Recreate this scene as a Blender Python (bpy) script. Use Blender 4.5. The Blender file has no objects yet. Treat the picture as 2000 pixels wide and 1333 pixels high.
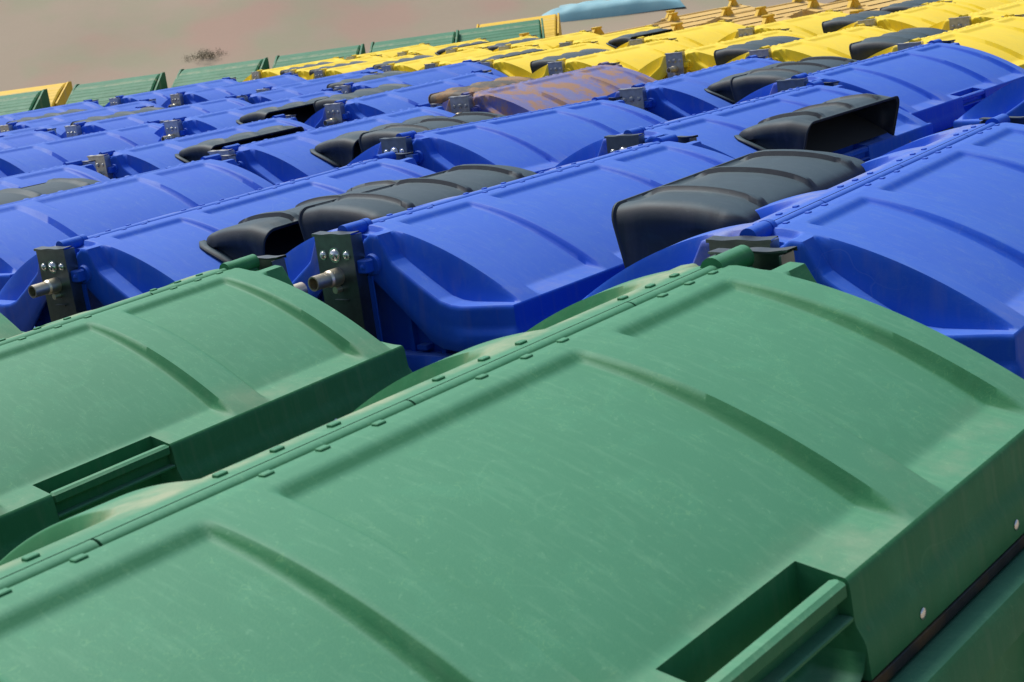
import bpy, math, random
import numpy as np
from mathutils import Matrix, Vector, noise as mnoise
random.seed(7)
scene = bpy.context.scene
col = scene.collection

# ------------------------------------------------------------------ camera
CREST = 1.42                      # height of a lid's crest above the ground
CAMZ = CREST + 0.4596
cam_d = bpy.data.cameras.new('camera'); cam = bpy.data.objects.new('camera', cam_d); col.objects.link(cam)
Rv = Vector((0.99034867, -0.03138008, -0.1349993)); Uv = Vector((0.13859842, 0.2242249, 0.96463137)); Fv = Vector((0, 0.97403208, -0.22641006))
m = Matrix.Identity(4)
for i in range(3):
    m[i][0] = Rv[i]; m[i][1] = Uv[i]; m[i][2] = -Fv[i]
m[0][3], m[1][3], m[2][3] = 0, 0, CAMZ
cam.matrix_world = m
cam_d.sensor_width = 36; cam_d.lens = 2915.95/2000*36
cam_d.clip_start = 0.05; cam_d.clip_end = 500
cam_d.dof.use_dof = True; cam_d.dof.focus_distance = 3.4; cam_d.dof.aperture_fstop = 22
scene.camera = cam

# ------------------------------------------------------------------ light
SUN_AZ = math.radians(-42)        # direction TOWARDS the sun, measured from +Y to +X
SUN_EL = math.radians(62)
world = bpy.data.worlds.new('World'); scene.world = world; world.use_nodes = True
nt = world.node_tree; nt.nodes.clear()
out = nt.nodes.new('ShaderNodeOutputWorld'); bg = nt.nodes.new('ShaderNodeBackground'); sky = nt.nodes.new('ShaderNodeTexSky')
sky.sky_type = 'NISHITA'; sky.sun_disc = False; sky.sun_elevation = SUN_EL; sky.sun_rotation = SUN_AZ
sky.air_density = 1.0; sky.dust_density = 2.5; sky.ozone_density = 1.0
bg.inputs['Strength'].default_value = 0.095
nt.links.new(sky.outputs[0], bg.inputs[0]); nt.links.new(bg.outputs[0], out.inputs[0])
sd = bpy.data.lights.new('sun', 'SUN'); sun = bpy.data.objects.new('sun', sd); col.objects.link(sun)
sd.energy = 3.4; sd.angle = math.radians(20); sd.color = (1.0, 0.955, 0.88)
sv = Vector((math.sin(SUN_AZ)*math.cos(SUN_EL), math.cos(SUN_AZ)*math.cos(SUN_EL), math.sin(SUN_EL)))
sun.rotation_euler = sv.to_track_quat('Z', 'Y').to_euler(); sun.location = (0, 0, 20)
scene.view_settings.view_transform = 'Standard'; scene.view_settings.look = 'None'
scene.view_settings.exposure = 0.26; scene.view_settings.gamma = 1.0
scene.view_settings.use_curve_mapping = False

# ------------------------------------------------------------------ materials
def nodes(name):
    m = bpy.data.materials.new(name); m.use_nodes = True
    n = m.node_tree.nodes; l = m.node_tree.links; return m, n, l, n['Principled BSDF']

def N(n, t, **kw):
    o = n.new(t)
    for k, v in kw.items():
        if k in o.inputs: o.inputs[k].default_value = v
        else: setattr(o, k, v)
    return o

def mixc(n, l, fac, a, b):
    x = n.new('ShaderNodeMix'); x.data_type = 'RGBA'
    for s, v in ((0, fac), (6, a), (7, b)):
        if hasattr(v, 'links') or isinstance(v, bpy.types.NodeSocket): l.new(v, x.inputs[s])
        else: x.inputs[s].default_value = v
    return x.outputs[2]

def math_(n, l, op, a, b=None, clamp=False):
    x = n.new('ShaderNodeMath'); x.operation = op; x.use_clamp = clamp
    for s, v in ((0, a), (1, b)):
        if v is None: continue
        if isinstance(v, bpy.types.NodeSocket): l.new(v, x.inputs[s])
        else: x.inputs[s].default_value = v
    return x.outputs[0]

def ramp(n, l, src, pts):
    r = n.new('ShaderNodeValToRGB'); e = r.color_ramp.elements
    while len(e) < len(pts): e.new(0.5)
    for i, (p, c) in enumerate(pts): e[i].position = p; e[i].color = (c, c, c, 1)
    l.new(src, r.inputs[0]); return r.outputs[0]

def plastic(name, base, faded, dust=(.42, .36, .27), dustamt=1.0, rough=.58, mud=0.0, scratch=1.0, sheen_amt=.20, sheen_col=(.30, .50, .58)):
    m, n, l, b = nodes(name)
    tc = N(n, 'ShaderNodeTexCoord'); oi = N(n, 'ShaderNodeObjectInfo')
    add = n.new('ShaderNodeVectorMath'); add.operation = 'MULTIPLY_ADD'
    cmb = n.new('ShaderNodeCombineXYZ'); r10 = math_(n, l, 'MULTIPLY', oi.outputs['Random'], 37.0)
    for i in range(3): l.new(r10, cmb.inputs[i])
    add.inputs[1].default_value = (1, 1, 1); l.new(tc.outputs['Object'], add.inputs[0]); l.new(cmb.outputs[0], add.inputs[2])
    P = add.outputs[0]
    sep = n.new('ShaderNodeSeparateXYZ'); l.new(tc.outputs['Object'], sep.inputs[0])
    # large soft fading
    n1 = N(n, 'ShaderNodeTexNoise', Scale=2.6, Detail=3.0, Roughness=.55); l.new(P, n1.inputs['Vector'])
    fadef = ramp(n, l, n1.outputs[0], [(.32, 0), (.72, 1)])
    c = mixc(n, l, fadef, (*base, 1), (*faded, 1))
    geo = n.new('ShaderNodeNewGeometry'); sn = n.new('ShaderNodeSeparateXYZ'); l.new(geo.outputs['Normal'], sn.inputs[0])
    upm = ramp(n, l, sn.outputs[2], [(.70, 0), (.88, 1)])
    settle = ramp(n, l, sn.outputs[2], [(.15, .22), (.85, 1)])
    # fine streaks of dried rain running down the dome (along local y)
    mp = n.new('ShaderNodeMapping'); mp.inputs['Scale'].default_value = (95, 14, 30); mp.inputs['Rotation'].default_value = (0, 0, .25); l.new(P, mp.inputs[0])
    n2 = N(n, 'ShaderNodeTexNoise', Scale=1.0, Detail=4.0, Roughness=.7); l.new(mp.outputs[0], n2.inputs['Vector'])
    streak = ramp(n, l, n2.outputs[0], [(.52, 0), (.78, 1)])
    dustc = (*dust, 1)
    c = mixc(n, l, math_(n, l, 'MULTIPLY', math_(n, l, 'MULTIPLY', streak, .24*dustamt), settle), c, dustc)
    nm = N(n, 'ShaderNodeTexNoise', Scale=16.0, Detail=5.0, Roughness=.6, Distortion=1.2); l.new(P, nm.inputs['Vector'])
    c = mixc(n, l, math_(n, l, 'MULTIPLY', ramp(n, l, nm.outputs[0], [(.50, 0), (.75, 1)]), .16*dustamt), c, (dust[0]*.4, dust[1]*.85, dust[2]*.75, 1))
    # hair-fine squiggles of dried rain
    ns = N(n, 'ShaderNodeTexNoise', Scale=42.0, Detail=2.0, Distortion=2.2); l.new(P, ns.inputs['Vector'])
    sq = n.new('ShaderNodeValToRGB'); el = sq.color_ramp.elements; el.new(.5); el.new(.5); el.new(.5)
    for k_, (p_, v_) in enumerate(((.0, 0), (.515, 0), (.53, 1), (.545, 0), (1, 0))): el[k_].position = p_; el[k_].color = (v_, v_, v_, 1)
    l.new(ns.outputs[0], sq.inputs[0])
    sqm = math_(n, l, 'MULTIPLY', math_(n, l, 'MULTIPLY', sq.outputs[0], ramp(n, l, nm.outputs[0], [(.42, 0), (.6, 1)])), .30*dustamt)
    c = mixc(n, l, math_(n, l, 'MULTIPLY', sqm, settle), c, (dust[0]*1.1, dust[1]*1.05, dust[2]*.7, 1))
    # sandy dust blown along the hinge edge of the rear lid
    yb = sep.outputs[1]
    hb = ramp(n, l, math_(n, l, 'MULTIPLY', yb, 4.0), [(.10, 0), (.16, 1), (.34, 1), (.55, 0)])
    nh = N(n, 'ShaderNodeTexNoise', Scale=12.0, Detail=5.0, Roughness=.65); l.new(P, nh.inputs['Vector'])
    c = mixc(n, l, math_(n, l, 'MULTIPLY', math_(n, l, 'MULTIPLY', hb, ramp(n, l, nh.outputs[0], [(.40, .15), (.65, 1)])), .62*min(1, dustamt)), c, (.50, .42, .26, 1))
    # drips down the upright faces
    md = n.new('ShaderNodeMapping'); md.inputs['Scale'].default_value = (70, 40, 3.0); l.new(P, md.inputs[0])
    ndp = N(n, 'ShaderNodeTexNoise', Scale=1.0, Detail=3.0); l.new(md.outputs[0], ndp.inputs['Vector'])
    side = math_(n, l, 'SUBTRACT', 1.0, settle)
    c = mixc(n, l, math_(n, l, 'MULTIPLY', math_(n, l, 'MULTIPLY', side, ramp(n, l, ndp.outputs[0], [(.52, 0), (.72, 1)])), .28*dustamt), c, (dust[0]*.8, dust[1]*.62, dust[2]*.6, 1))
    # a few rusty crumbs and bird-lime spots
    vs = N(n, 'ShaderNodeTexVoronoi', Scale=5.0); l.new(P, vs.inputs['Vector'])
    sc_ = n.new('ShaderNodeSeparateXYZ'); l.new(vs.outputs['Color'], sc_.inputs[0])
    spot = math_(n, l, 'MULTIPLY', ramp(n, l, vs.outputs['Distance'], [(.030, 1), (.045, 0)]), ramp(n, l, sc_.outputs[0], [(.62, 0), (.66, 1)]))
    c = mixc(n, l, math_(n, l, 'MULTIPLY', spot, .7), c, (.20, .15, .07, 1))
    # specks
    vo = N(n, 'ShaderNodeTexNoise', Scale=150.0, Detail=1.0); l.new(P, vo.inputs['Vector'])
    spk = ramp(n, l, vo.outputs[0], [(.70, 0), (.76, 1)])
    c = mixc(n, l, math_(n, l, 'MULTIPLY', math_(n, l, 'MULTIPLY', spk, .2*dustamt), settle), c, dustc)
    # thin curved scratches
    wv = N(n, 'ShaderNodeTexVoronoi', Scale=5.5); wv.feature = 'DISTANCE_TO_EDGE'
    nd = N(n, 'ShaderNodeTexNoise', Scale=4.0, Detail=2.0); l.new(P, nd.inputs['Vector'])
    vm = n.new('ShaderNodeVectorMath'); vm.operation = 'MULTIPLY_ADD'; vm.inputs[1].default_value = (.45, .45, .45)
    l.new(nd.outputs['Color'], vm.inputs[0]); l.new(P, vm.inputs[2]); l.new(vm.outputs[0], wv.inputs['Vector'])
    scr = ramp(n, l, wv.outputs[0], [(.0, 1), (.006, 0)])
    brk = ramp(n, l, n1.outputs[0], [(.56, 0), (.60, 1)])
    scr = math_(n, l, 'MULTIPLY', scr, brk)
    c = mixc(n, l, math_(n, l, 'MULTIPLY', scr, .25*scratch), c, dustc)
    # dirt settled on the flat ledge along the front and back edge and in the foot of the panels
    ay = math_(n, l, 'ABSOLUTE', sep.outputs[1])
    led = math_(n, l, 'MULTIPLY', ramp(n, l, math_(n, l, 'MULTIPLY', ay, 2.0), [(.70, 0), (.80, 1), (.86, 1), (.90, 0)]), 1.0)
    n3 = N(n, 'ShaderNodeTexNoise', Scale=9.0, Detail=6.0, Roughness=.65); l.new(P, n3.inputs['Vector'])
    dm = ramp(n, l, n3.outputs[0], [(.46, 0.10), (.72, 1)])
    ledge = math_(n, l, 'MULTIPLY', math_(n, l, 'MULTIPLY', led, dm), upm)
    c = mixc(n, l, math_(n, l, 'MULTIPLY', ledge, .32*dustamt, True), c, (.44, .38, .26, 1))
    film = math_(n, l, 'MULTIPLY', upm, sheen_amt)  # sky sheen on up-facing surfaces, painted into the base colour
    c = mixc(n, l, film, c, (*sheen_col, 1))
    if mud > 0:
        n4 = N(n, 'ShaderNodeTexNoise', Scale=7.0, Detail=7.0, Roughness=.68); l.new(P, n4.inputs['Vector'])
        mf = ramp(n, l, n4.outputs[0], [(.50-mud*.03, 0.12), (.61-mud*.03, 1)])
        c = mixc(n, l, math_(n, l, 'MULTIPLY', mf, mud), c, (.36, .20, .08, 1))
    l.new(c, b.inputs['Base Color'])
    rr = math_(n, l, 'ADD', math_(n, l, 'MULTIPLY', n3.outputs[0], .22), rough-.08)
    l.new(rr, b.inputs['Roughness'])
    b.inputs['Specular IOR Level'].default_value = .22
    # moulded-plastic grain and gentle waviness
    nb = N(n, 'ShaderNodeTexNoise', Scale=420.0, Detail=2.0); l.new(tc.outputs['Object'], nb.inputs['Vector'])
    bu = N(n, 'ShaderNodeBump', Strength=.16, Distance=.0012); l.new(nb.outputs[0], bu.inputs['Height'])
    nw = N(n, 'ShaderNodeTexNoise', Scale=7.0, Detail=1.5); l.new(P, nw.inputs['Vector'])
    bw = N(n, 'ShaderNodeBump', Strength=.35, Distance=.0018); l.new(nw.outputs[0], bw.inputs['Height'])
    l.new(bu.outputs[0], bw.inputs['Normal'])
    bs = N(n, 'ShaderNodeBump', Strength=.12, Distance=.001); l.new(n2.outputs[0], bs.inputs['Height']); l.new(bw.outputs[0], bs.inputs['Normal'])
    l.new(bs.outputs[0], b.inputs['Normal'])
    return m

GREEN = plastic('green plastic', (.030, .165, .066), (.038, .192, .082), dust=(.19, .40, .23), dustamt=1.0, sheen_amt=.21, sheen_col=(.22, .49, .40), scratch=.5)
BLUE = plastic('blue plastic', sheen_amt=.16, base=(.004, .072, .54), faded=(.008, .090, .56), sheen_col=(.30, .46, .64), dust=(.24, .32, .52), dustamt=.6, scratch=.5)
BLUEM = plastic('mud stained blue plastic', (.07, .10, .38), (.12, .15, .42), dustamt=1.0, mud=.85, sheen_amt=.30, sheen_col=(.30, .30, .38))
YELLOW = plastic('yellow plastic', (.86, .62, .012), (.90, .68, .03), dustamt=.7, scratch=.3, sheen_amt=.22, sheen_col=(.74, .58, .20))
DARK = plastic('dark grey plastic', (.017, .023, .033), (.026, .034, .046), dust=(.22, .24, .28), dustamt=.4, rough=.55, scratch=.6, sheen_amt=.12)
DARKM = plastic('mud stained grey plastic', (.045, .045, .045), (.06, .06, .06), dustamt=.8, mud=.7, sheen_amt=.05)
SKIPG = plastic('dull green skip plastic', (.022, .150, .060), (.030, .18, .08), dustamt=.6, sheen_amt=.08)
AMBER = plastic('amber painted steel', (.70, .44, .02), (.74, .48, .04), dustamt=.8, sheen_amt=.02)
TAN = plastic('faded amber lid', (.70, .45, .13), (.74, .50, .16), dustamt=1.0, sheen_amt=.02)

def metal(name, base, rough, stain=None):
    m, n, l, b = nodes(name)
    tc = N(n, 'ShaderNodeTexCoord'); no = N(n, 'ShaderNodeTexNoise', Scale=22.0, Detail=5.0, Roughness=.6); l.new(tc.outputs['Object'], no.inputs['Vector'])
    c = mixc(n, l, ramp(n, l, no.outputs[0], [(.35, 0), (.7, 1)]), (*base, 1), tuple(v*.62 for v in base)+(1,))
    if stain:
        n2 = N(n, 'ShaderNodeTexNoise', Scale=14.0, Detail=4.0); l.new(tc.outputs['Object'], n2.inputs['Vector'])
        c = mixc(n, l, ramp(n, l, n2.outputs[0], [(.45, 0), (.6, 1)]), c, (*stain, 1))
    l.new(c, b.inputs['Base Color']); b.inputs['Metallic'].default_value = .92
    l.new(math_(n, l, 'ADD', math_(n, l, 'MULTIPLY', no.outputs[0], .25), rough-.1), b.inputs['Roughness'])
    bu = N(n, 'ShaderNodeBump', Strength=.25, Distance=.001); l.new(no.outputs[0], bu.inputs['Height']); l.new(bu.outputs[0], b.inputs['Normal'])
    return m
GALV = metal('galvanised steel', (.17, .20, .21), .34)
GALV_SKY = metal('sky-toned galvanised steel', (.46, .47, .48), .42)  # lighter copy for farther brackets, sky reflection put into the colour
ZINC = metal('yellow passivated zinc', (.92, .86, .66), .34, (.84, .66, .52))
RUST = metal('rusty steel strip', (.06, .065, .075), .6, (.15, .10, .06))
BOLT = metal('bright zinc bolt', (.86, .86, .84), .16)
RUBB, n_, l_, b_ = nodes('black rubber'); b_.inputs['Base Color'].default_value = (.02, .02, .02, 1); b_.inputs['Roughness'].default_value = .8

# ------------------------------------------------------------------ mesh helpers (authored with +y = front; Blender y = -y)
def mesh(name, V, Fc, smooth=True, sharp=None):
    me = bpy.data.meshes.new(name)
    me.from_pydata([(x, -y, z) for x, y, z in V], [], [tuple(reversed(f)) for f in Fc]); me.update()
    if smooth:
        me.polygons.foreach_set('use_smooth', [True]*len(me.polygons))
        if sharp: me.set_sharp_from_angle(angle=math.radians(sharp))
    return me

class MB:
    def __init__(s): s.V = []; s.F = []
    def quad(s, a, b, c, d):
        i = len(s.V); s.V += [a, b, c, d]; s.F.append((i, i+1, i+2, i+3))
    def box(s, x0, x1, y0, y1, z0, z1, bev=0):
        i = len(s.V); q = bev
        if q <= 0:
            s.V += [(x0,y0,z0),(x1,y0,z0),(x1,y1,z0),(x0,y1,z0),(x0,y0,z1),(x1,y0,z1),(x1,y1,z1),(x0,y1,z1)]
            s.F += [(i,i+3,i+2,i+1),(i+4,i+5,i+6,i+7),(i,i+1,i+5,i+4),(i+1,i+2,i+6,i+5),(i+2,i+3,i+7,i+6),(i+3,i,i+4,i+7)]
            return
        rings = [(q, z0), (0, z0+q), (0, z1-q), (q, z1)]
        for o, z in rings:
            s.V += [(x0+o+q,y0+o,z),(x1-o-q,y0+o,z),(x1-o,y0+o+q,z),(x1-o,y1-o-q,z),(x1-o-q,y1-o,z),(x0+o+q,y1-o,z),(x0+o,y1-o-q,z),(x0+o,y0+o+q,z)]
        for r in range(3):
            for k in range(8):
                a = i+r*8+k; b = i+r*8+(k+1) % 8; s.F.append((a, b, b+8, a+8))
        s.F.append(tuple(i+7-k for k in range(8))); s.F.append(tuple(i+24+k for k in range(8)))
    def tube(s, p0, p1, r, n=20, caps=True, r1=None, hollow=0):
        p0 = Vector(p0); p1 = Vector(p1); d = (p1-p0).normalized()
        a = d.orthogonal().normalized(); b = d.cross(a); r1 = r if r1 is None else r1
        i = len(s.V)
        for p, rr in ((p0, r), (p1, r1)):
            for k in range(n):
                t = 2*math.pi*k/n; q = p+(a*math.cos(t)+b*math.sin(t))*rr; s.V.append(tuple(q))
        for k in range(n): s.F.append((i+k, i+(k+1) % n, i+n+(k+1) % n, i+n+k))
        if hollow:
            j = len(s.V)
            for p, rr in ((p1, hollow), (p1-d*.05, hollow)):
                for k in range(n):
                    t = 2*math.pi*k/n; q = p+(a*math.cos(t)+b*math.sin(t))*rr; s.V.append(tuple(q))
            for k in range(n):
                s.F.append((i+n+k, i+n+(k+1) % n, j+(k+1) % n, j+k)); s.F.append((j+k, j+(k+1) % n, j+n+(k+1) % n, j+n+k))
            s.F.append(tuple(j+n+k for k in range(n))); s.F.append(tuple(i+k for k in reversed(range(n))))
        elif caps:
            s.F.append(tuple(i+k for k in reversed(range(n)))); s.F.append(tuple(i+n+k for k in range(n)))
    def dome(s, c, d, r, h, n=14, m=4):
        c = Vector(c); d = Vector(d).normalized(); a = d.orthogonal().normalized(); b = d.cross(a); i = len(s.V)
        for j in range(m):
            t = j/m*math.pi/2
            for k in range(n):
                u = 2*math.pi*k/n; s.V.append(tuple(c+(a*math.cos(u)+b*math.sin(u))*r*math.cos(t)+d*h*math.sin(t)))
        s.V.append(tuple(c+d*h)); e = len(s.V)-1
        for j in range(m-1):
            for k in range(n): s.F.append((i+j*n+k, i+j*n+(k+1) % n, i+(j+1)*n+(k+1) % n, i+(j+1)*n+k))
        for k in range(n): s.F.append((i+(m-1)*n+k, i+(m-1)*n+(k+1) % n, e))
    def loops(s, L, cap0=False, cap1=False):
        n = len(L[0]); i = len(s.V)
        for l in L: s.V += l
        for j in range(len(L)-1):
            for k in range(n): s.F.append((i+j*n+k, i+j*n+(k+1) % n, i+(j+1)*n+(k+1) % n, i+(j+1)*n+k))
        if cap0: s.F.append(tuple(i+k for k in reversed(range(n))))
        if cap1: s.F.append(tuple(i+(len(L)-1)*n+k for k in range(n)))
    def make(s, name, smooth=False, sharp=None): return mesh(name, s.V, s.F, smooth, sharp)

def rrect(hx, hy, r, z, n=5):
    o = []
    for cx, cy, a0 in ((hx-r, hy-r, 0), (-hx+r, hy-r, 90), (-hx+r, -hy+r, 180), (hx-r, -hy+r, 270)):
        for k in range(n+1):
            t = math.radians(a0+90*k/n); o.append((cx+r*math.cos(t), cy+r*math.sin(t), z))
    return o

def ss(t): t = min(1.0, max(0.0, t)); return t*t*(3-2*t)
def pw(x, pts):
    if x <= pts[0][0]: return pts[0][1]
    for (a, u), (b, v) in zip(pts, pts[1:]):
        if x <= b: return u+(v-u)*(x-a)/(b-a)
    return pts[-1][1]

# ------------------------------------------------------------------ the domed lid
YF, ZF = .428, -.163
PAN = [(-.5435, -.2925), (-.225, .225), (.2925, .5435)]
def domez(y):
    y = abs(y); t = max(0.0, (y-.03)/.398); return -(.0568*t+.106*t*t)
def ledge(y): return -.1515-(y-.375)*.217
def shelf(y): return pw(y, [(.0, .0), (.095, domez(.095)), (.125, -.068), (.14, -.080), (.20, -.120), (.25, -.151), (.28, -.160), (.31, -.163), (.434, -.163)])
def zbot(y): return pw(y, [(.0, -.085), (.05, -.095), (.073, -.112), (.15, -.180), (.214, -.240), (.245, -.256), (.28, -.260), (.5, -.260)])
CLX = (-.56, -.47, -.40, -.20, -.13, -.055, .10, .175, .24, .44, .50, .555)
LOD = 0
def topz(x, y, front):
    z = domez(y); ax = abs(x)
    if not front: t = max(0.0, (y-.02)/.408); z = -(.022*t+.141*t*t)
    if LOD == 1 and .018 < y < .032 and min(abs(x-c) for c in CLX) < .008: return z+.004
    w = 0
    for a, b in PAN:
        if a < x < b: w = ss((x-a)/.013)*ss((b-x)/.013)
    if w > 0:
        if front: ins = (.010+.013*max(0, min(1, (y-.05)/.32)))*ss((y-.046)/.020)
        else: ins = .034*ss((y-.035)/.15)
        zp = max(z-ins, ledge(y)) if y > .3 else z-ins
        zp = min(zp, z)
        z = z*(1-w)+zp*w
    if ax > .600 and y < .075: z -= .013*ss((ax-.600)/.012)*ss((.075-y)/.02)
    if ax > .596:
        e = ss((ax-.598)/.014); zs = shelf(y)
        # softened kink at the foot of the block
        z = z*(1-e)+zs*e-(.013*e*ss((.075-y)/.02) if y < .075 else 0)
        if y < .052 and ax > .628: z -= .045*ss((ax-.628)/.006)*ss((.052-y)/.006)*ss((y-.018)/.006)
    return z

def grid_lines(lo, hi, step, extra):
    n = max(2, int(round((hi-lo)/step))); L = [lo+(hi-lo)*i/n for i in range(n+1)]
    for e in extra:
        j = min(range(len(L)), key=lambda k: abs(L[k]-e))
        if 0 < j < len(L)-1: L[j] = e
        else: pass
    return L

def lid_mesh(name, step, front):
    global LOD
    LOD = 1 if step > .005 else 0
    xs = grid_lines(-.655, .655, step, [-.145, .080, -.598, .598, -.612, .612, -.225, .225, -.2925, .2925, -.5435, .5435])
    ys = grid_lines(.014, YF, step*.9, [.046, .095, .125, .38])
    s = 1 if front else -1
    V = []; Fc = []; nx = len(xs); ny = len(ys)
    pocket = lambda x, y: front and -.1449 < x < .0799 and y > .3799
    for j, y in enumerate(ys):
        k = ss((y-.30)/.134)
        for i, x in enumerate(xs):
            ax = abs(x); xx = x
            if ax > .60: xx = math.copysign(.60+(ax-.60)*(1-.50*k), x)
            V.append((xx, s*y, topz(x, y, front)))
    for j in range(ny-1):
        for i in range(nx-1):
            if pocket((xs[i]+xs[i+1])/2, (ys[j]+ys[j+1])/2): continue
            a = j*nx+i; f = (a, a+1, a+nx+1, a+nx); Fc.append(f if s > 0 else tuple(reversed(f)))
    # skirt round the two ends and the outer edge
    per = [(0, j) for j in range(ny)]+[(i, ny-1) for i in range(1, nx-1)]+[(nx-1, j) for j in range(ny-1, -1, -1)]
    rows = [(.0, .0, 0), (.0016, .015, 0), (.0034, .05, 0), (.0042, .11, 0), (.0048, .40, 0), (.0050, .47, .0008), (.0054, .53, .0032), (.0058, .60, .0062), (.0060, .66, .0076), (.0062, .74, .008), (.0065, .98, .0085), (.0055, 1.0, .008), (.0, 1.0, .003)]
    base = len(V); m = len(per)
    # outward normals in plan
    pts = [V[j*nx+i] for i, j in per]
    nrm = []
    for k in range(m):
        a = pts[max(0, k-1)]; b = pts[min(m-1, k+1)]; dx, dy = b[0]-a[0], b[1]-a[1]
        q = math.hypot(dx, dy) or 1; nv = (-dy/q, dx/q) if s > 0 else (dy/q, -dx/q); nrm.append(nv)
    for _ in range(3):
        nrm = [tuple((nrm[max(0, k-1)][c]+nrm[k][c]*2+nrm[min(m-1, k+1)][c])/4 for c in (0, 1)) for k in range(m)]
        nrm = [(a/math.hypot(a, b), b/math.hypot(a, b)) for a, b in nrm]
    for r, (o, f, fl) in enumerate(rows):
        for k, (i, j) in enumerate(per):
            p = pts[k]; y = ys[j]; zb = zbot(y) if i in (0, nx-1) else -.260
            fr = 1.0 if i not in (0, nx-1) else ss((y-.26)/.12)
            zz = p[2]+(zb-p[2])*f
            # keep the rounded top edge the same size on a tall and on a short wall
            if f < .2: zz = p[2]-f*.098
            oo = o+fl*fr
            V.append((p[0]+nrm[k][0]*oo, p[1]+nrm[k][1]*oo, zz))
    for r in range(len(rows)-1):
        for k in range(m-1):
            (i, j), (i2, j2) = per[k], per[k+1]
            if front and j == ny-1 and j2 == ny-1 and -.1449 < (xs[i]+xs[i2])/2 < .0799: continue
            a = base+r*m+k; f = (a, a+m, a+m+1, a+1); f = tuple(reversed(f))
            Fc.append(f if s > 0 else tuple(reversed(f)))
    if front:   # walls of the grip pocket
        def wall(P):    # P: list of (x,y,ztop)
            b0 = len(V)
            for fz in (0, .04, .1, .55, 1):
                for x, y, z in P: V.append((x, y, z+(-.262-z)*fz))
            n = len(P)
            for r in range(4):
                for k in range(n-1): Fc.append((b0+r*n+k, b0+r*n+k+1, b0+(r+1)*n+k+1, b0+(r+1)*n+k))
        bx = [x for x in xs if -.1451 <= x <= .0801]
        wall([(x, .38, topz(x, .38, True)) for x in bx])
        yl = [y for y in ys if y >= .3799]
        for px in (-.145, .080):
            prof = [(YF+o+fl, ZF+(-.26-ZF)*f) for o, f, fl in rows[:-1]]; b0 = len(V)
            for y, z in [(y, topz(px, y, True)) for y in yl[:-1]]: V.append((px, y, z)); V.append((px, y, -.262))
            for k in range(len(yl)-2): Fc.append((b0+2*k, b0+2*k+1, b0+2*k+3, b0+2*k+2))
            b1 = len(V)
            for y, z in prof: V.append((px, yl[-2], z)); V.append((px, y, z))
            for k in range(len(prof)-1): Fc.append((b1+2*k, b1+2*k+1, b1+2*k+3, b1+2*k+2))
        b2 = len(V)      # floor of the pocket, coved up into its walls
        fl_ = [(-.145, .022), (-.139, .008), (-.129, .001), (-.12, 0), (.055, 0), (.064, .001), (.074, .008), (.080, .022)]
        yf_ = [(.380, .018), (.385, .006), (.394, 0), (.440, 0)]
        for y, h1 in yf_:
            for x, h2 in fl_: V.append((x, y, -.255+max(h1, h2)))
        for r in range(3):
            for k in range(7): Fc.append((b2+r*8+k, b2+r*8+k+1, b2+r*8+k+9, b2+r*8+k+8))
    return mesh(name, V, Fc, True, 50)

def handle_mesh():
    b = MB(); x0, x1 = -.1445, .0795
    b.box(x0, x1, .413, .431, -.182, -.163, .004)
    b.box(x0, x1, .413, .418, -.200, -.180)
    b.box(x0, x1, .413, .433, -.2035, -.198, .0015)
    return b.make('handle', True, 35)
def strip_mesh():
    b = MB(); b.box(-.60, .60, .436, .444, -.273, -.2605, .001)
    return b.make('edge_strip', True, 35)
def rivet_mesh():
    b = MB(); b.dome((0, 0, 0), (0, 1, 0), .006, .0016, 12, 3)
    return b.make('rivet', True, 40)

def hinge_mesh(lod):
    b = MB(); n = 20 if lod == 0 else 8
    cuts = [-.60, -.371, .009, .398, .60]
    for a, c in zip(cuts, cuts[1:]): b.tube((a+.0015, 0, -.0095), (c-.0015, 0, -.0095), .0130, n)
    for s in (-1, 1):
        b.tube((s*.598, 0, -.004), (s*.664, 0, -.004), .0165, n); b.tube((s*.585, 0, -.005), (s*.600, 0, -.005), .0185, n)
    return b.make('hinge', True, 40)

def clip_mesh():
    b = MB()
    for c in (-.56, -.47, -.40, -.20, -.13, -.055, .10, .175, .24, .44, .50, .555):
        pass
    return None
def clip1():
    b = MB(); b.box(-.0065, .0065, -.0045, .0045, -.008, .0026, .0008); return b.make('hinge_clip', True, 35)

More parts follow.
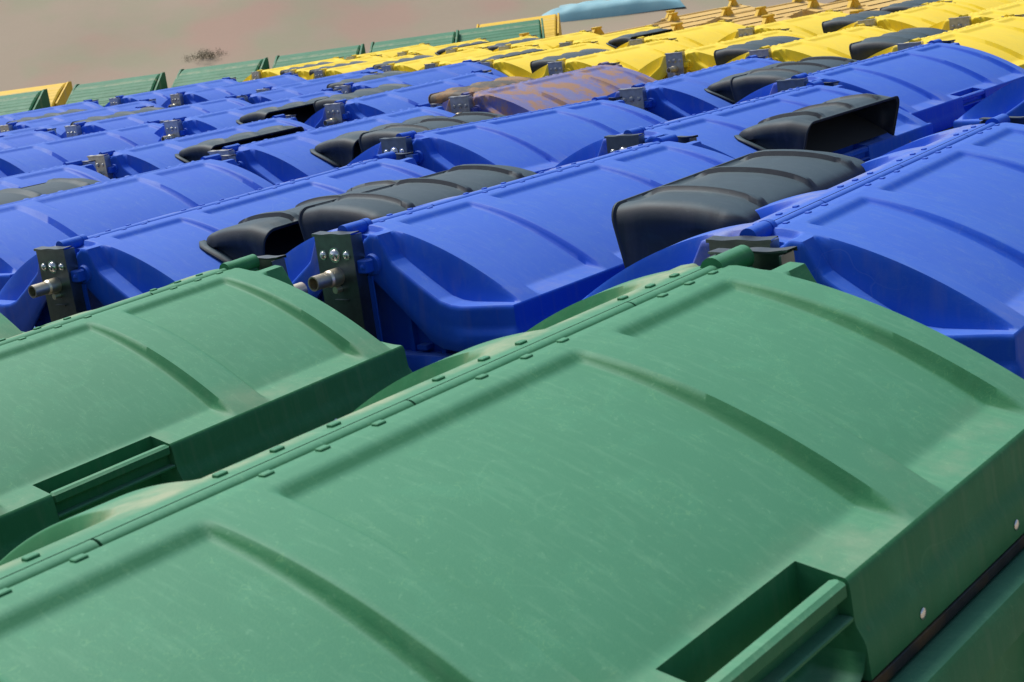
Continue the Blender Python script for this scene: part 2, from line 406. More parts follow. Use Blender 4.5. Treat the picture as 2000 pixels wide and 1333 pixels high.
def body_mesh(lod):
    b = MB(); n = 6 if lod == 0 else 3
    L = [rrect(.560, .395, .06, -1.0, n), rrect(.605, .430, .07, -.292, n), rrect(.612, .436, .07, -.279, n), rrect(.618, .442, .075, -.276, n), rrect(.650, .466, .08, -.274, n), rrect(.657, .473, .085, -.276, n), rrect(.661, .477, .085, -.283, n),
         rrect(.663, .479, .085, -.318, n), rrect(.657, .475, .085, -.322, n), rrect(.618, .446, .07, -.324, n), rrect(.612, .442, .07, -.335, n), rrect(.600, .432, .07, -.50, n), rrect(.560, .400, .07, -1.02, n), rrect(.540, .385, .08, -1.20, n), rrect(.515, .36, .09, -1.235, n)]
    b.loops(L, True, True)
    for s in (-1, 1):      # raised end walls that the lid closes over
        ny = 16 if lod == 0 else 8
        ys = [-.40+.80*i/ny for i in range(ny+1)]
        zt = lambda y: max(-.285, -.065-.45*(abs(y)/.40)**2.0)
        for xo in (.604, .616):
            i = len(b.V)
            for y in ys: b.V += [(s*xo, y, -.292), (s*xo, y, zt(y))]
            for k in range(ny): b.F.append((i+2*k, i+2*k+1, i+2*k+3, i+2*k+2))
        i = len(b.V)
        for y in ys: b.V += [(s*.604, y, zt(y)), (s*.616, y, zt(y))]
        for k in range(ny): b.F.append((i+2*k, i+2*k+1, i+2*k+3, i+2*k+2))
        if lod == 0:
            for y in (-.30, -.22, -.13, .13, .22, .30): b.box(min(s*.616, s*.632), max(s*.616, s*.632), y-.006, y+.006, -.288, zt(y)-.015)
            b.box(min(s*.616, s*.64), max(s*.616, s*.64), .150, .178, -.200, -.188); b.box(min(s*.616, s*.64), max(s*.616, s*.64), .150, .178, -.268, -.258)
    if lod == 0:
        for x in (-.45, -.27, -.09, .09, .27, .45):
            for s in (-1, 1): b.box(x-.012, x+.012, min(s*.43, s*.452), max(s*.43, s*.452), -.62, -.33)
    return b.make('body', True, 32)

def bracket_mesh(lod):     # authored for the left end (-x); the right end uses a mirrored copy
    b = MB(); x0 = -.697
    b.box(x0, x0+.004, -.057, .057, -.50, -.003)
    for s in (-1, 1): b.box(x0+.004, x0+.034, min(s*.057, s*.0535), max(s*.057, s*.0535), -.48, -.004)
    # wavy lip folded over at the top
    n = 16; P = []
    for k in range(n+1):
        y = -.061+.122*k/n; P.append((y, .0009*math.cos(k/n*math.pi*4)))
    i = len(b.V)
    for xo, dz in ((x0-.003, -.006), (x0-.003, 0), (x0+.024, .001), (x0+.024, -.002)):
        for y, z in P: b.V.append((xo, y, z+dz))
    for r in range(3):
        for k in range(n): a = i+r*(n+1)+k; b.F.append((a, a+n+1, a+n+2, a+1))
    b.box(x0-.0015, x0+.0005, -.04, -.012, -.30, -.26); b.box(x0-.004, x0, -.02, .02, -.150, -.146)
    if lod:
        for y, r in ((-.036, .010), (0, .014), (.036, .010)): b.dome((x0, y, -.047), (-1, 0, 0), r, r*.6, 8, 2)
    return b.make('bracket', True, 30)
def bolt_mesh(r):
    b = MB(); b.tube((0, 0, 0), (-.002, 0, 0), r*1.25, 16); b.dome((-.002, 0, 0), (-1, 0, 0), r, r*.55); b.tube((-r*.5, 0, 0), (-r*.8, 0, 0), r*.35, 8)
    return b.make('bolt', True, 40)
def trunnion_mesh(lod):
    b = MB(); x0 = -.697; n = 24 if lod == 0 else 10
    b.tube((x0+.001, 0, -.094), (x0-.028, 0, -.094), .0195, n, True, .0190); b.tube((x0-.028, 0, -.094), (x0-.034, 0, -.094), .0190, n, True, .0168)
    b.tube((x0-.030, 0, -.094), (x0-.076, 0, -.094), .0165, n, True, None, .0132)
    b.tube((x0, .0, -.122), (x0-.016, .0, -.122), .008, 10)
    return b.make('trunnion', True, 40)
def pivot_mesh():
    b = MB()
    b.tube((-.655, .075, -.075), (-.668, .075, -.075), .026, 18, True, .022); b.box(-.690, -.664, .028, .084, -.090, -.060, .003)
    for y in (.046, .072): b.dome((-.690, y, -.075), (-1, 0, 0), .006, .005)
    b.box(-.665, -.661, .052, .070, -.34, -.10)
    return b.make('pivot', True, 35)

def hood_mesh(name, s, lod):
    # moulded cowl screwed on the lid: s = +1 opens to the front, -1 opens to the back
    cx, a0 = (-.035, .345) if s > 0 else (-.050, .332); V = []; Fc = []; Y0 = .195 if s > 0 else .160
    ny = 34 if lod == 0 else 14; nx = 96 if lod == 0 else 40; nc = 7; nr = 7
    ys = [Y0+(.430-Y0)*(i/ny)**1.6 for i in range(ny+1)]
    P = []
    for y in ys+[.434, .438]:
        yy = min(y, .430); lip = 1.0 if y > .432 else 0.0
        q = min(1, (yy-Y0)/(.175 if s > 0 else .20)); arc = math.sqrt(max(0, 1-(1-q)**2))
        zt = (-.066+.048*arc-.25*max(0, yy-.37)) if s > 0 else (-.050+.055*arc-.15*max(0, yy-.37))
        zl = domez(yy)-.019*ss((.40-yy)/.03); H = max(.003, zt-zl)
        a = a0-.035*(1-min(1, (yy-Y0)/.05))**2+.004*lip; H += .005*lip
        rc = min(.040, H*.75); row = []
        dish = ss((yy-.22)/.04)*ss((.410-yy)/.025)
        for k in range(nc+1):
            t = k/nc; z = t*(H-rc); row.append((-a+.012*dish*ss(t*3)*ss((1-t)*2.5), z))
        for k in range(1, nr+1):
            t = k/nr*math.pi/2; row.append((-a+rc-rc*math.cos(t), H-rc+rc*math.sin(t)))
        for k in range(1, nx):
            x = (-a+rc)+(2*a-2*rc)*k/nx; z = H
            for rb in (-.20, .02, .235):
                z += .011*ss((.015-abs(x-rb))/.006)*ss((yy-Y0-.004)/.02)*ss((.425-yy)/.012)
            z -= .004*ss((x+a-.055)/.01)*ss((a-.055-x)/.01)*ss((yy-.40)/.004)*ss((.428-yy)/.004)
            row.append((x, z))
        for k in range(nr, 0, -1):
            t = k/nr*math.pi/2; row.append((a-rc+rc*math.cos(t), H-rc+rc*math.sin(t)))
        for k in range(nc, -1, -1):
            t = k/nc; z = t*(H-rc); row.append((a-.012*dish*ss(t*3)*ss((1-t)*2.5), z))
        P.append([(cx+x, s*(y+.034*(z/H-.5)*ss((yy-.28)/.13)), zl+z) for x, z in row])
    w = len(P[0])
    for r in P: V += r
    for j in range(len(P)-1):
        for k in range(w-1):
            q = j*w+k; f = (q, q+1, q+w+1, q+w); Fc.append(f if s > 0 else tuple(reversed(f)))
    b = len(V)      # screwed flange lying on the lid at both ends and along the foot
    for sx in (-1, 1):
        for y in (.200, .222, .25, .29, .34, .39):
            z = domez(y)-.014; e = a0-.02; ww = .034*ss((y-.185)/.05)*ss((.42-y)/.10)
            V += [(cx+sx*e, s*y, z), (cx+sx*(e+.012+ww), s*y, z)]
    for g in range(2):
        for k in range(5):
            q = b+g*12+2*k; Fc.append((q, q+1, q+3, q+2))
    return mesh(name, V, Fc, True, 48)

print('building meshes')
M = {}
for lod, st in ((0, .0045), (1, .009), (2, .016)):
    M['front', lod] = lid_mesh('front_lid', st, True); M['rear', lod] = lid_mesh('rear_lid', st, False)
    k = 0 if lod == 0 else 1
    M['hinge', lod] = hinge_mesh(k); M['body', lod] = body_mesh(0 if lod < 2 else 1); M['bracket', lod] = bracket_mesh(k)
    M['trunnion', lod] = trunnion_mesh(k); M['hoodf', lod] = hood_mesh('hood', 1, k); M['hoodr', lod] = hood_mesh('hood', -1, k)
HANDLE = handle_mesh(); STRIP = strip_mesh(); RIVET = rivet_mesh(); CLIP = clip1(); CLIPX = (-.56, -.47, -.40, -.20, -.13, -.055, .10, .175, .24, .44, .50, .555); PIVOT = pivot_mesh(); BOLTS = bolt_mesh(.0085); BOLTL = bolt_mesh(.0135)
CAST = MB(); CAST.tube((0, -.018, .08), (0, .018, .08), .08, 18); WHEEL = CAST.make('wheel', True, 40)
CF = MB(); CF.box(-.03, .03, -.032, -.026, .06, .185); CF.box(-.03, .03, .026, .032, .06, .185); CF.box(-.05, .05, -.04, .04, .180, .19)
FORK = CF.make('fork', False)

def link(name, me, mat, parent, loc=(0, 0, CREST), rot=None, solid=0):
    o = bpy.data.objects.new(name, me); col.objects.link(o); o.parent = parent; o.location = loc
    if mat is not None:
        if not me.materials: me.materials.append(None)
        o.material_slots[0].link = 'OBJECT'; o.material_slots[0].material = mat
    if solid:
        md = o.modifiers.new('thick', 'SOLIDIFY'); md.thickness = solid; md.offset = -1
    return o

def inlet_mesh(s):
    b = MB(); L = []
    n = 14
    for k in range(n):
        y0 = .215+.197*k/n; y1 = .215+.197*(k+1)/n; w = .325-.04*(1-min(1, k/4))
        b.quad((-.035-w, s*y0, domez(y0)+.004), (-.035+w, s*y0, domez(y0)+.004), (-.035+w, s*y1, domez(y1)+.004), (-.035-w, s*y1, domez(y1)+.004))
    b.quad((-.30, s*.222, domez(.2)-.03), (.23, s*.222, domez(.2)-.03), (.23, s*.222, -.05), (-.30, s*.222, -.05))
    return b.make('inlet', False)
INLET = inlet_mesh(1); INLETR = inlet_mesh(-1)
def build_bin(lod, mat, hoods, hoodmat=None):
    root = bpy.data.objects.new('wheeled_container', None); col.objects.link(root); root.empty_display_size = .2
    link('body', M['body', lod], mat, root)
    fl = link('front_lid', M['front', lod], mat, root)
    link('rear_lid', M['rear', lod], mat, root)
    link('handle', HANDLE, mat, fl, (0, 0, 0))
    link('hinge', M['hinge', lod], mat, root)
    if lod == 0:
        link('edge_strip', STRIP, RUST, fl, (0, 0, 0))
        for x in (-.5, -.25, .19, .42, .56): link('rivet', RIVET, BOLT, fl, (x, -(YF+.0152), -.243))
    if lod == 0:
        for c in CLIPX:
            link('hinge_clip', CLIP, mat, root, (c, -.021, CREST)); link('hinge_clip', CLIP, mat, root, (c-.012, .030, CREST))
    for s in (-1, 1):
        rot = None
        br = link('bracket', M['bracket', lod], GALV if lod == 0 else GALV_SKY, root)
        if s > 0: br.rotation_euler = (0, 0, math.pi)
        link('trunnion', M['trunnion', lod], ZINC, br, (0, 0, 0))
        if lod == 0:
            for y, me in ((-.036, BOLTS), (0, BOLTL), (.036, BOLTS)): link('bolt', me, BOLT, br, (-.697, y, -.047))
        if lod < 2:
            pv = link('pivot', PIVOT, mat, root)
            if s > 0: pv.rotation_euler = (0, 0, math.pi)
    for h in hoods:
        hd = link('hood', M['hood'+h, lod], hoodmat or DARK, root, solid=.004)
        link('inlet', INLET if h == 'f' else INLETR, RUBB, hd, (0, 0, 0))
    if lod < 2:
        for x in (-.42, .42):
            for y in (-.28, .28):
                w = link('castor', FORK, GALV, root, (x, y, 0)); link('wheel', WHEEL, RUBB, w, (0, 0, 0))
    return root

def copy_tree(o, parent=None):
    c = o.copy(); col.objects.link(c); c.parent = parent
    for ch in o.children: copy_tree(ch, c)
    return c

PROTO = {}
def get_bin(lod, mat, hoods, hoodmat=None):
    key = (lod, mat.name, hoods, hoodmat)
    if key not in PROTO:
        PROTO[key] = build_bin(lod, mat, hoods, hoodmat); return PROTO[key]
    return copy_tree(PROTO[key])

A0 = math.radians(51.6); AX = (math.cos(A0), math.sin(A0)); AY = (AX[1], -AX[0])
DZ = []
def place(x, y, ang, dz, tx, ty, lod, mat, hoods, label, group, hoodmat=None):
    r = get_bin(lod, mat, hoods, hoodmat)
    a = math.radians(ang); X = Vector((math.cos(a), math.sin(a), math.radians(tx))).normalized()
    Yf = Vector((math.sin(a), -math.cos(a), math.radians(ty)))
    Yb = -(Yf-X*Yf.dot(X)).normalized(); Z = X.cross(Yb)
    mt = Matrix((X, Yb, Z)).transposed()
    crest = Vector((x, y, CREST+dz)); loc = crest-mt@Vector((0, 0, CREST))
    r.location = loc; r.rotation_euler = mt.to_euler()
    r['label'] = label; r['category'] = 'waste container'; r['group'] = group
    DZ.append((loc.x, loc.y, loc.z)); return r
def grid(gx, gy, s=1.0): return (gx*AX[0]+gy*AY[0])*s, (gx*AX[1]+gy*AY[1])*s

GB, GG, GY = 'blue domed containers parked in rows', 'green domed containers in the foreground', 'yellow domed containers beyond the blue ones'
BINS = [
 # x, y, ang, dz, tx, ty, lod, material, hoods, label
 (-.118, 1.446, 48.75, .073, .714, 1.423, 0, GREEN, '', 'largest green domed container filling the bottom right of the photo', GG),
 (-.954, 2.582, 47.6, -.030, 1.974, 1.539, 0, GREEN, '', 'green domed container at left, just behind the nearest one, front grip showing', GG),
 (*grid(1.38, -3.40), 49.0, 0, 0, 0, 1, GREEN, '', 'green domed container of which only a corner shows at the left edge', GG),
 (.100, 3.748, 49.2, -.002, -.408, -.046, 0, BLUE, 'r', 'blue container with trunnion tube nearest the middle, black hood behind its crest', GB),
 (.823, 3.006, 52.45, .008, .055, -1.101, 0, BLUE, 'r', 'large blue container at the right edge, dark grey hood rising over its crest', GB),
 (-.708, 4.343, 52.25, -.009, .531, -.184, 0, BLUE, 'f', 'blue container at left with open black hood mouth, behind the second green container', GB),
 (-1.430, 5.266, 51.8, -.004, -.027, -.019, 1, BLUE, 'r', 'blue container at the left edge with a faded grey hood behind its crest', GB),
 (.117, 5.766, 51.95, -.004, -2.089, -.216, 0, BLUE, 'r', 'blue container at mid photo with three bolts on its bracket, grey hood behind', GB),
 (-1.463, 7.840, 55.0, -.039, -.178, -.219, 1, BLUE, 'f', 'blue container in the left middle with long thin black hood mouth facing out', GB),
 (1.622, 6.168, 49.4, -.009, -.390, .027, 0, BLUE, 'r', 'blue container at upper right before the yellow ones, front grip in view', GB),
 (.840, 5.000, 51.7, -.012, -.910, -.226, 0, BLUE, 'f', 'blue container with the big wide-open black hood right of centre', GB),
 (1.064, 7.208, 55.6, -.033, -.478, -.099, 1, BLUE, 'f', 'blue container with trunnion bracket beside the mud-stained one, dark hood on its front', GB),
 (-.648, 6.674, 52.2, -.010, -.172, -.083, 1, BLUE, 'f', 'blue container left of centre between two grey hoods, one of them on its own front', GB),
 (.333, 7.872, 52.4, -.002, -.130, .213, 1, BLUEM, 'r', 'mud-stained blue container with brown clay smeared over its lid', GB),
 (-2.155, 6.002, 51.6, -.003, -.107, .028, 1, BLUE, '', 'plain blue container cut off by the left edge, in front of a grey hood', GB),
 (*grid(5.38, -7.28), 52.3, -.015, -.468, -.024, 1, BLUE, '', 'hoodless blue container at the far left, second row behind the long black hood', GB),
 (*grid(5.28, -8.28), 51.2, 0, 0, 0, 2, BLUE, 'r', 'blue container at the far left edge with its dark right bracket in view', GB),
 (*grid(6.44, -6.82), 51.6, 0, -.033, .124, 1, BLUE, 'f', 'blue container with black hood mouth just left of the rusty bracket', GB),
 (*grid(6.50, -7.81), 50.0, .016, -.303, .036, 1, BLUE, 'r', 'blue container at left with light steel bracket and thin dirty hood edge behind', GB),
 (-.372, 8.901, 51.7, -.004, .539, .102, 1, BLUE, 'r', 'blue container with a rusty pink bracket, left of the mud-stained one', GB),
 (-.438, 10.504, 50.5, .006, 0, 0, 2, BLUE, 'r', 'blue container in the last blue row just behind the one with rusty bracket', GB),
 (-1.244, 12.361, 53.6, -.018, 0, 0, 2, BLUE, 'f', 'blue container in the last blue row with small black hood under the yellow ones', GB),
 (-2.051, 13.137, 51.4, .008, 0, 0, 2, BLUE, '', 'blue container in the last blue row below the leftmost yellow lids', GB),
 (-2.738, 13.933, 50.1, .020, 0, 0, 2, BLUE, '', 'hindmost blue container touching the green flat-lidded ones', GB),
 (*grid(7.35, -9.75), 50.7, .003, 0, 0, 2, BLUE, 'r', 'far blue container at the left with a thin grey hood line behind its crest', GB),
 (*grid(8.11, -11.47), 49.9, .007, 0, 0, 2, BLUE, '', 'farthest blue container at the left edge, under the green flat lids', GB),
 (*grid(6.55, -8.82), 51.0, 0, 0, 0, 2, BLUE, '', 'small blue container wedged between thin hood edges at the far left', GB),
 (*grid(8.0, -7.9), 51.0, 0, 0, 0, 2, BLUE, '', 'far blue container half hidden by a black hood, left of yellow row', GB),
 (*grid(5.6, -1.47), 51.0, -.01, 0, 0, 1, BLUE, '', 'blue container cut off by the right edge below the yellow ones', GB),
]
Y = 1.062
ZY = -.027
ylist = [  # grid x, grid y, hoods, label   (positions on the grid, scaled about the camera)
 (7.01, -2.60, 'r', 'yellow container at the right edge in front, grey hood behind its left shoulder'),
 (7.50, -3.60, 'r', 'yellow container with full front lid behind the big blue lids, hood at its back'),
 (7.97, -4.37, '', 'yellow container with tall bare steel bracket in the middle of the front yellow row'),
 (8.24, -5.36, 'r', 'yellow container with steel bracket directly above the mud-stained blue one'),
 (9.00, -6.50, '', 'yellow container above the gap left of the mud-stained lid'),
 (9.55, -7.45, 'f', 'yellow container in the front yellow row, sixth from the right'),
 (10.10, -8.40, 'r', 'yellow container in the front yellow row, seventh from the right'),
 (10.44, -9.50, 'r', 'yellow container in the front yellow row, third from its left end'),
 (11.1, -10.55, 'r', 'yellow container in the front yellow row, second from its left end'),
 (11.75, -11.7, '', 'leftmost container of the front yellow row'),
 (8.50, -2.95, '', 'yellow container near the right edge, second row back'),
 (9.26, -3.80, 'r', 'yellow container with a rounded grey hood, second from right in the second yellow row'),
 (9.75, -4.85, '', 'hoodless yellow container, third from the right in the second yellow row'),
 (9.95, -5.85, '', 'hoodless yellow container in the middle of the second yellow row'),
 (10.65, -6.95, 'f', 'yellow container with pale hood in the second yellow row beside the brown amber skip'),
 (11.2, -8.0, 'r', 'yellow container, seventh from the right in the second yellow row'),
 (11.7, -9.0, 'f', 'yellow container, eighth from the right in the second yellow row'),
 (12.4, -10.2, 'f', 'yellow container, ninth from the right in the second yellow row'),
 (12.9, -11.4, '', 'last container at the left end of the second yellow row'),
 (10.30, -3.85, 'r', 'topmost yellow container at the right, grey hood at its left end'),
 (9.95, -2.75, '', 'yellow container in the top right corner'),
]
for gx, gy, h, lab in ylist:
    BINS.append((*grid(gx, gy, Y), 51.2+random.uniform(-1.5, 1.5), ZY, random.uniform(-.3, .3), 0, 1 if gx < 9.3 else 2, YELLOW, h, lab, GY))
for b in BINS:
    hm = DARKM if (b[7] is BLUEM) else None
    place(*b, hoodmat=hm)

# ------------------------------------------------------------------ ground, bank
def gz(x, y):
    w = .04; s = 0
    for a, b, z in DZ:
        q = math.exp(-((x-a)**2+(y-b)**2)/.5); w += q; s += q*z
    return s/w
def ground_mat(name, c1, c2, c3, sc, rough=.95):
    m, n, l, b = nodes(name)
    tc = N(n, 'ShaderNodeTexCoord')
    a = N(n, 'ShaderNodeTexNoise', Scale=sc, Detail=5.0, Roughness=.55); l.new(tc.outputs['Object'], a.inputs['Vector'])
    bb = N(n, 'ShaderNodeTexNoise', Scale=sc*.37, Detail=3.0); l.new(tc.outputs['Object'], bb.inputs['Vector'])
    c = mixc(n, l, ramp(n, l, a.outputs[0], [(.38, 0), (.64, 1)]), (*c1, 1), (*c2, 1))
    c = mixc(n, l, ramp(n, l, bb.outputs[0], [(.50, 0), (.66, 1)]), c, (*c3, 1))
    g = N(n, 'ShaderNodeTexNoise', Scale=sc*30, Detail=6.0, Roughness=.7); l.new(tc.outputs['Object'], g.inputs['Vector'])
    c = mixc(n, l, math_(n, l, 'MULTIPLY', ramp(n, l, g.outputs[0], [(.35, 0), (.7, 1)]), .3), c, (c1[0]*.6, c1[1]*.6, c1[2]*.6, 1))
    l.new(c, b.inputs['Base Color']); b.inputs['Roughness'].default_value = rough
    bu = N(n, 'ShaderNodeBump', Strength=.5, Distance=.03); l.new(g.outputs[0], bu.inputs['Height']); l.new(bu.outputs[0], b.inputs['Normal'])
    return m
def sheet(name, x0, x1, y0, y1, nx, ny, fz, mat, label=None):
    V = []; Fc = []
    for j in range(ny+1):
        for i in range(nx+1):
            x = x0+(x1-x0)*i/nx; y = y0+(y1-y0)*j/ny; V.append((x, y, fz(x, y)))
    for j in range(ny):
        for i in range(nx): a = j*(nx+1)+i; Fc.append((a, a+1, a+nx+2, a+nx+1))
    me = bpy.data.meshes.new(name); me.from_pydata(V, [], Fc); me.polygons.foreach_set('use_smooth', [True]*len(me.polygons))
    me.materials.append(mat); o = bpy.data.objects.new(name, me); col.objects.link(o); o['kind'] = 'structure'
    return o
G1 = ground_mat('trodden yard dirt', (.30, .25, .19), (.38, .31, .24), (.26, .24, .18), .9)
def bank_mat():
    m, n, l, b = nodes('dirt bank')
    tc = N(n, 'ShaderNodeTexCoord'); a = N(n, 'ShaderNodeTexNoise', Scale=.55, Detail=2.0, Roughness=.5); l.new(tc.outputs['Object'], a.inputs['Vector'])
    a2 = N(n, 'ShaderNodeTexNoise', Scale=.38, Detail=2.0); mp = n.new('ShaderNodeMapping'); mp.inputs['Location'].default_value = (13, 5, 3); l.new(tc.outputs['Object'], mp.inputs[0]); l.new(mp.outputs[0], a2.inputs['Vector'])
    f = N(n, 'ShaderNodeTexNoise', Scale=9.0, Detail=5.0, Roughness=.6); l.new(tc.outputs['Object'], f.inputs['Vector'])
    c = mixc(n, l, ramp(n, l, a.outputs[0], [(.42, 0), (.62, 1)]), (.33, .27, .20, 1), (.29, .275, .185, 1))
    c = mixc(n, l, ramp(n, l, a2.outputs[0], [(.50, 0), (.66, 1)]), c, (.36, .245, .19, 1))
    c = mixc(n, l, math_(n, l, 'MULTIPLY', f.outputs[0], .35), c, (.26, .21, .15, 1))
    l.new(c, b.inputs['Base Color']); b.inputs['Roughness'].default_value = .95
    return m
G2 = bank_mat()
def fz(x, y):
    if abs(x) < 12 and -1 < y < 20: return gz(x, y)
    return 0
sheet('ground', -150, 150, -60, 260, 1, 1, lambda x, y: -.16, G1)
sheet('yard', -14, 22, -4, 26, 120, 100, lambda x, y: fz(x, y)*ss((12-abs(x))/2) if y < 19 else 0.0, G1)
def bank(x, y):
    d = y-(34+.12*x)
    h = 7.5*ss(d/22)+(mnoise.noise(Vector((x*.09, y*.09, 0)))*.9+mnoise.noise(Vector((x*.3, y*.3, 4)))*.25)*ss(d/8)
    return h-.20
sheet('dirt_bank', -90, 110, 26, 110, 160, 80, bank, G2)

# ------------------------------------------------------------------ flat-lidded green containers at the far left
def ridged_parts():
    # lid: sloping ridged face towards -y (towards the camera); authored in helper coords (+y = front)
    W = .63; V = []; Fc = []
    prof = []
    n = 60
    for i in range(n+1):
        t = i/n; y = -.36+.82*t; z = 1.42-.02*t-.30*t**1.6
        z += .005*(1 if (t*9) % 1 > .35 else 0)*(1 if .08 < t < .95 else 0)
        prof.append((y, z))
    prof += [(.47, 1.09), (.475, 1.04)]
    prof = [(-.42, 1.20), (-.41, 1.38)]+prof
    xs = [-W, -W+.02, -W+.05, W-.05, W-.02, W]
    for x in xs:
        e = .02 if abs(x) > W-.01 else 0
        for y, z in prof: V.append((x, y, z-e))
    k = len(prof)
    for i in range(len(xs)-1):
        for j in range(k-1): a = i*k+j; Fc.append((a, a+k, a+k+1, a+1))
    for i in (0, len(xs)-1):
        b0 = len(V)
        for y, z in prof: V.append((xs[i], y, z-.02)); V.append((xs[i], y, 1.05))
        for j in range(k-1): Fc.append((b0+2*j, b0+2*j+1, b0+2*j+3, b0+2*j+2))
    lid = mesh('lid', V, Fc, False)
    b = MB(); b.loops([rrect(.62, .44, .05, 1.06, 3), rrect(.63, .47, .05, 1.05, 3), rrect(.63, .47, .05, 1.0, 3), rrect(.61, .43, .05, .98, 3), rrect(.55, .36, .06, .22, 3)], True, True)
    body = b.make('body', True, 35)
    c = MB()
    c.loops([[(.645, -.42, z0), (.645, .34, z0), (.645, .34, z1), (.645, -.30, z2), (.645, -.42, z2)] for z0, z1, z2 in ((.98, 1.14, 1.43),)]+[[(.67, -.42, .98), (.67, .34, .98), (.67, .34, 1.14), (.67, -.30, 1.43), (.67, -.42, 1.43)]], True, True)
    c2 = MB(); c2.V = [(-x, y, z) for x, y, z in c.V]; c2.F = [tuple(reversed(f)) for f in c.F]
    return lid, body, c.make('end_bracket', False), c2.make('end_bracket', False)
RL, RB, RC, RCL = ridged_parts()
def ridged(x, y, ang, label, z=0, mat=SKIPG, sc=1.0, group='flat-lidded green containers beyond the rows', cat='waste container'):
    r = bpy.data.objects.new('flat_lid_container', None); col.objects.link(r)
    link('lid', RL, mat, r, (0, 0, 0)); link('body', RB, mat, r, (0, 0, 0)); link('end_bracket', RC, mat, r, (0, 0, 0)); link('end_bracket', RCL, mat, r, (0, 0, 0))
    for xx in (-.42, .42):
        for yy in (-.28, .28):
            w = link('castor', FORK, GALV, r, (xx, yy, 0)); link('wheel', WHEEL, RUBB, w, (0, 0, 0))
    r.location = (x, y, z); r.rotation_euler = (0, 0, math.radians(ang)); r.scale = (sc,)*3
    r['label'] = label; r['category'] = cat; r['group'] = group
    return r
def ray(u, v, z):
    d = Fv*2915.95+Rv*(u-1000)-Uv*(v-666.5); t = (z-CAMZ)/d.z; return d.x*t, d.y*t
def atd(u, D):     # ground point under photo column u at depth y = D
    best = None
    k = (u-1000)/2915.95
    # solve (P.R)/(P.F) = k for x with z = 1.3
    P = Vector((0, D, 1.3-CAMZ)); x = (k*P.dot(Fv)-P.dot(Rv))/Rv.x; return x, D
rid = [(-12, 'ridged green flat lid at the left edge of the photo'),
       (222, 'ridged green flat lid with dark end, right of the amber gap'),
       (425, 'ridged green flat lid behind the leftmost yellow container'),
       (618, 'dull green flat lid, fourth from the left at the foot of the bank'),
       (806, 'dull green flat lid, fifth from the left at the foot of the bank'),
       (975, 'dull green flat lid, last on the right at the foot of the bank')]
for k, (u, lab) in enumerate(rid):
    x, y = atd(u, 21.8+.2*k); ridged(x, y, -7+random.uniform(-4, 4), lab, 0, SKIPG, .99)
for u, lab in [(45, 'amber flat lid showing behind the gap at the left edge'), (1010, 'amber flat lid at the right end of the green flat lids')]:
    x, y = atd(u, 24.3); ridged(x, y, -7, lab, 0, AMBER, 1.0, 'amber flat-lidded containers beyond the rows')

# ------------------------------------------------------------------ amber steel skips at the upper right
def skip_parts():
    b = MB(); b.loops([rrect(1.35, .70, .03, 1.08, 2), rrect(1.40, .74, .03, 1.07, 2), rrect(1.40, .74, .03, .98, 2), rrect(1.35, .70, .03, .96, 2), rrect(1.15, .55, .03, .12, 2)], False, True)
    for x in (-1.0, -.5, 0, .5, 1.0): b.box(x-.04, x+.04, .60, .72, .35, .97); b.box(x-.04, x+.04, -.72, -.60, .35, .97)
    for x in (-1.0, 1.0):
        for y in (-.4, .4): b.box(x-.08, x+.08, y-.05, y+.05, 0, .14)
    body = b.make('body', True, 30)
    l = MB()
    V = []; n = 24
    for s in (-1, 1):
        for k in range(n):
            y0 = s*(.03+.70*k/n); y1 = s*(.03+.70*(k+1)/n); z0 = 1.30-.20*(k/n); z1 = 1.30-.20*((k+1)/n); bump = .012 if k % 6 == 5 else 0
            l.quad((-1.38, y0, z0+bump), (1.38, y0, z0+bump), (1.38, y1, z1+bump), (-1.38, y1, z1+bump))
    for s in (-1, 1):
        l.quad((s*1.38, -.73, 1.10), (s*1.38, 0, 1.306), (s*1.38, .73, 1.10), (s*1.38, 0, 1.02))
    l.box(-1.39, 1.39, -.03, .03, 1.26, 1.32, .01)
    lid = l.make('lid', True, 20)
    f = MB()
    f.box(-.055, .055, -.035, .035, 1.10, 1.42, .006); f.box(-.075, .075, -.05, .05, 1.40, 1.43, .006)
    for s in (-1, 1):     # gussets
        i = len(f.V); w = .03
        P = [(s*.055, 1.40), (s*.08, 1.40), (s*.24, 1.24), (s*.25, 1.18), (s*.21, 1.18), (s*.055, 1.345)]; w = .022
        f.V += [(x, -w, z) for x, z in P]+[(x, w, z) for x, z in P]; k = len(P)
        f.F += [tuple(i+j for j in range(k)), tuple(i+k+j for j in reversed(range(k)))]+[(i+j, i+(j+1) % k, i+k+(j+1) % k, i+k+j) for j in range(k)]
    fr = f.make('lifting_frame', False)
    return body, lid, fr
SB, SL, SF = skip_parts()
def skip(x, y, ang, label, z=0):
    r = bpy.data.objects.new('steel_skip', None); col.objects.link(r)
    link('body', SB, AMBER, r, (0, 0, 0)); link('lid', SL, TAN, r, (0, 0, 0))
    for s in (-1, 1):
        link('lifting_frame', SF, AMBER, r, (s*1.1, 0, 0))
    r.location = (x, y, z); r.rotation_euler = (0, 0, math.radians(ang))
    r['label'] = label; r['category'] = 'skip'; r['group'] = 'amber steel skips behind the yellow containers'
    return r
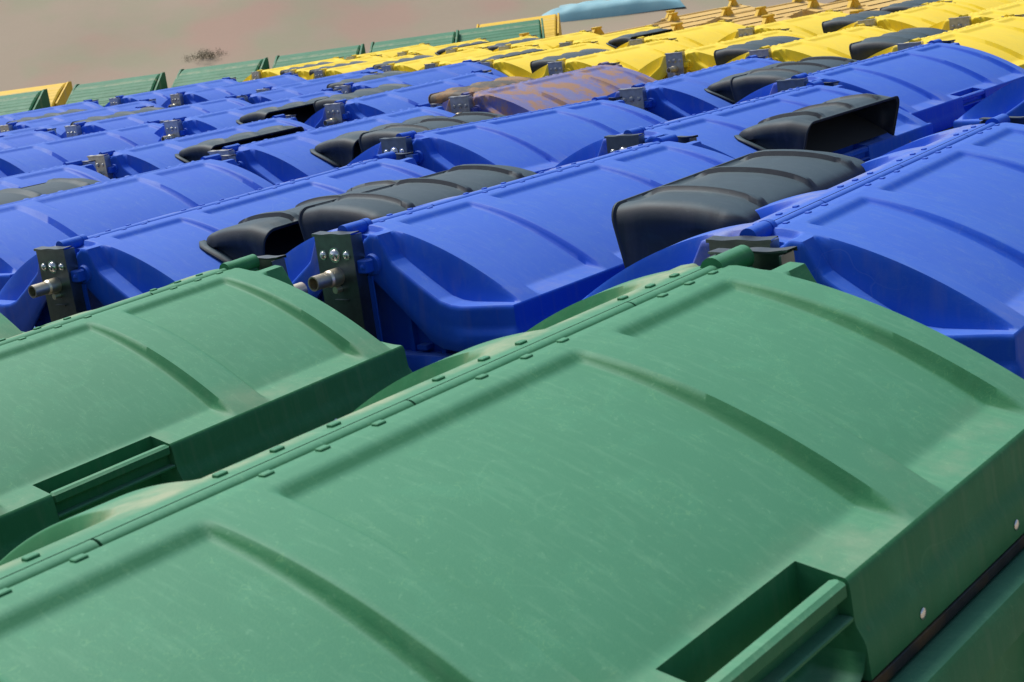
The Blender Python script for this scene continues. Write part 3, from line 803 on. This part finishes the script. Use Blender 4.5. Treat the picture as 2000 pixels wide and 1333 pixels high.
sk = [(15.5, -3.0, 'amber skip at the top right corner'), (14.2, -4.42, 'amber skip at the top edge above the last grey hood'),
      (14.0, -5.85, 'amber skip just above the rounded grey hood'), (15.1, -7.25, 'amber skip in the middle behind the yellow lids'),
      (15.6, -8.65, 'amber skip, second from left of the near ones behind the yellow lids'), (17.2, -10.8, 'leftmost of the near amber skips behind the yellow lids'),
      (16.1, -12.6, 'amber skip low behind the left end of the second yellow row'),
      (18.3, -8.3, 'amber skip cut by the top edge, right of the middle'), (18.9, -9.8, 'amber skip far back, second row, under the top edge'),
      (17.4, -5.9, 'amber skip in the second row close to the top right'), (20.4, -11.6, 'amber skip far back below the blue tarpaulin'), (21.6, -9.2, 'amber skip farthest back at the top edge')]
for gx, gy, lab in sk:
    skip(*grid(gx, gy), 51.6+random.uniform(-2, 2), lab, 0).scale = (.9, .9, .9)

# ------------------------------------------------------------------ far blue tarpaulin load, shrubs
def tarp():
    V = []; Fc = []; nx, ny = 40, 24
    for j in range(ny+1):
        for i in range(nx+1):
            a = -1+2*i/nx; b = -1+2*j/ny; h = (1-abs(a)**4)*(1-abs(b)**4)
            V.append((a*2.0, b*.8, .42*max(0, h)**.5+.12*mnoise.noise(Vector((a*4, b*3, 1)))*h))
    for j in range(ny):
        for i in range(nx): q = j*(nx+1)+i; Fc.append((q, q+1, q+nx+2, q+nx+1))
    me = bpy.data.meshes.new('tarpaulin'); me.from_pydata(V, [], Fc); me.polygons.foreach_set('use_smooth', [True]*len(me.polygons)); return me
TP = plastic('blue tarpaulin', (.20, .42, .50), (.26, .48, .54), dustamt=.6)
tm = tarp(); tm.materials.append(TP); to = bpy.data.objects.new('tarpaulin_stack', tm); col.objects.link(to)

to['label'] = 'pale blue tarpaulin-covered stack far off at the top edge'; to['category'] = 'tarpaulin'

LEAF, n_, l_, b_ = nodes('dry olive leaves')
oi = N(n_, 'ShaderNodeTexCoord'); nn = N(n_, 'ShaderNodeTexNoise', Scale=3.0, Detail=3.0); l_.new(oi.outputs['Object'], nn.inputs['Vector'])
l_.new(mixc(n_, l_, nn.outputs[0], (.09, .085, .045, 1), (.22, .18, .11, 1)), b_.inputs['Base Color']); b_.inputs['Roughness'].default_value = .8
STEM, n_, l_, b_ = nodes('twig bark'); b_.inputs['Base Color'].default_value = (.12, .08, .05, 1)
def shrub(x, y, z, r, label):
    rnd = random.Random(int(x*100)); root = bpy.data.objects.new('shrub', None); col.objects.link(root); root.location = (x, y, z)
    V = []; Fc = []
    for c in range(60):
        th = rnd.uniform(0, 6.28); ph = rnd.uniform(0, 1.4); q = r*rnd.uniform(.3, 1.15)
        c0 = Vector((1.5*q*math.cos(th)*math.sin(ph+.2), q*math.sin(th)*math.sin(ph+.2), q*math.cos(ph)*.6+.03))
        for k in range(45):
            p = c0+Vector([rnd.gauss(0, r*.13) for _ in range(3)]); a = Vector([rnd.uniform(-1, 1) for _ in range(3)]).normalized(); bb = a.orthogonal().normalized(); s = r*.035
            i = len(V); V += [p-a*s, p+bb*s*.5, p+a*s, p-bb*s*.5]; Fc.append((i, i+1, i+2, i+3))
    me = bpy.data.meshes.new('foliage'); me.from_pydata([tuple(v) for v in V], [], Fc); me.materials.append(LEAF)
    o = bpy.data.objects.new('foliage', me); col.objects.link(o); o.parent = root
    b = MB()
    for k in range(7): t = k*.9; b.tube((0, 0, 0), (r*.6*math.cos(t), r*.6*math.sin(t), r*.6), r*.03, 5, True, r*.01)
    link('stem', b.make('stem', True), STEM, root, (0, 0, 0))
    root['label'] = label; root['category'] = 'shrub'; pass
def onbank(u, v):
    d = Fv*2915.95+Rv*(u-1000)-Uv*(v-666.5); d.normalize(); p = Vector((0, 0, CAMZ))
    for k in range(4000):
        p = p+d*.03
        if p.y > 27 and p.z < bank(p.x, p.y): return p
    return p
for u, v, r, lab in [(405, 112, .34, 'dark olive shrub at the foot of the bank above the green lids')]:
    p = onbank(u, v); shrub(p.x, p.y, p.z-.1, r, lab)

p = onbank(1190, 24); to.location = (p.x, p.y+.5, p.z-.12); to.rotation_euler = (0, 0, math.radians(-4))
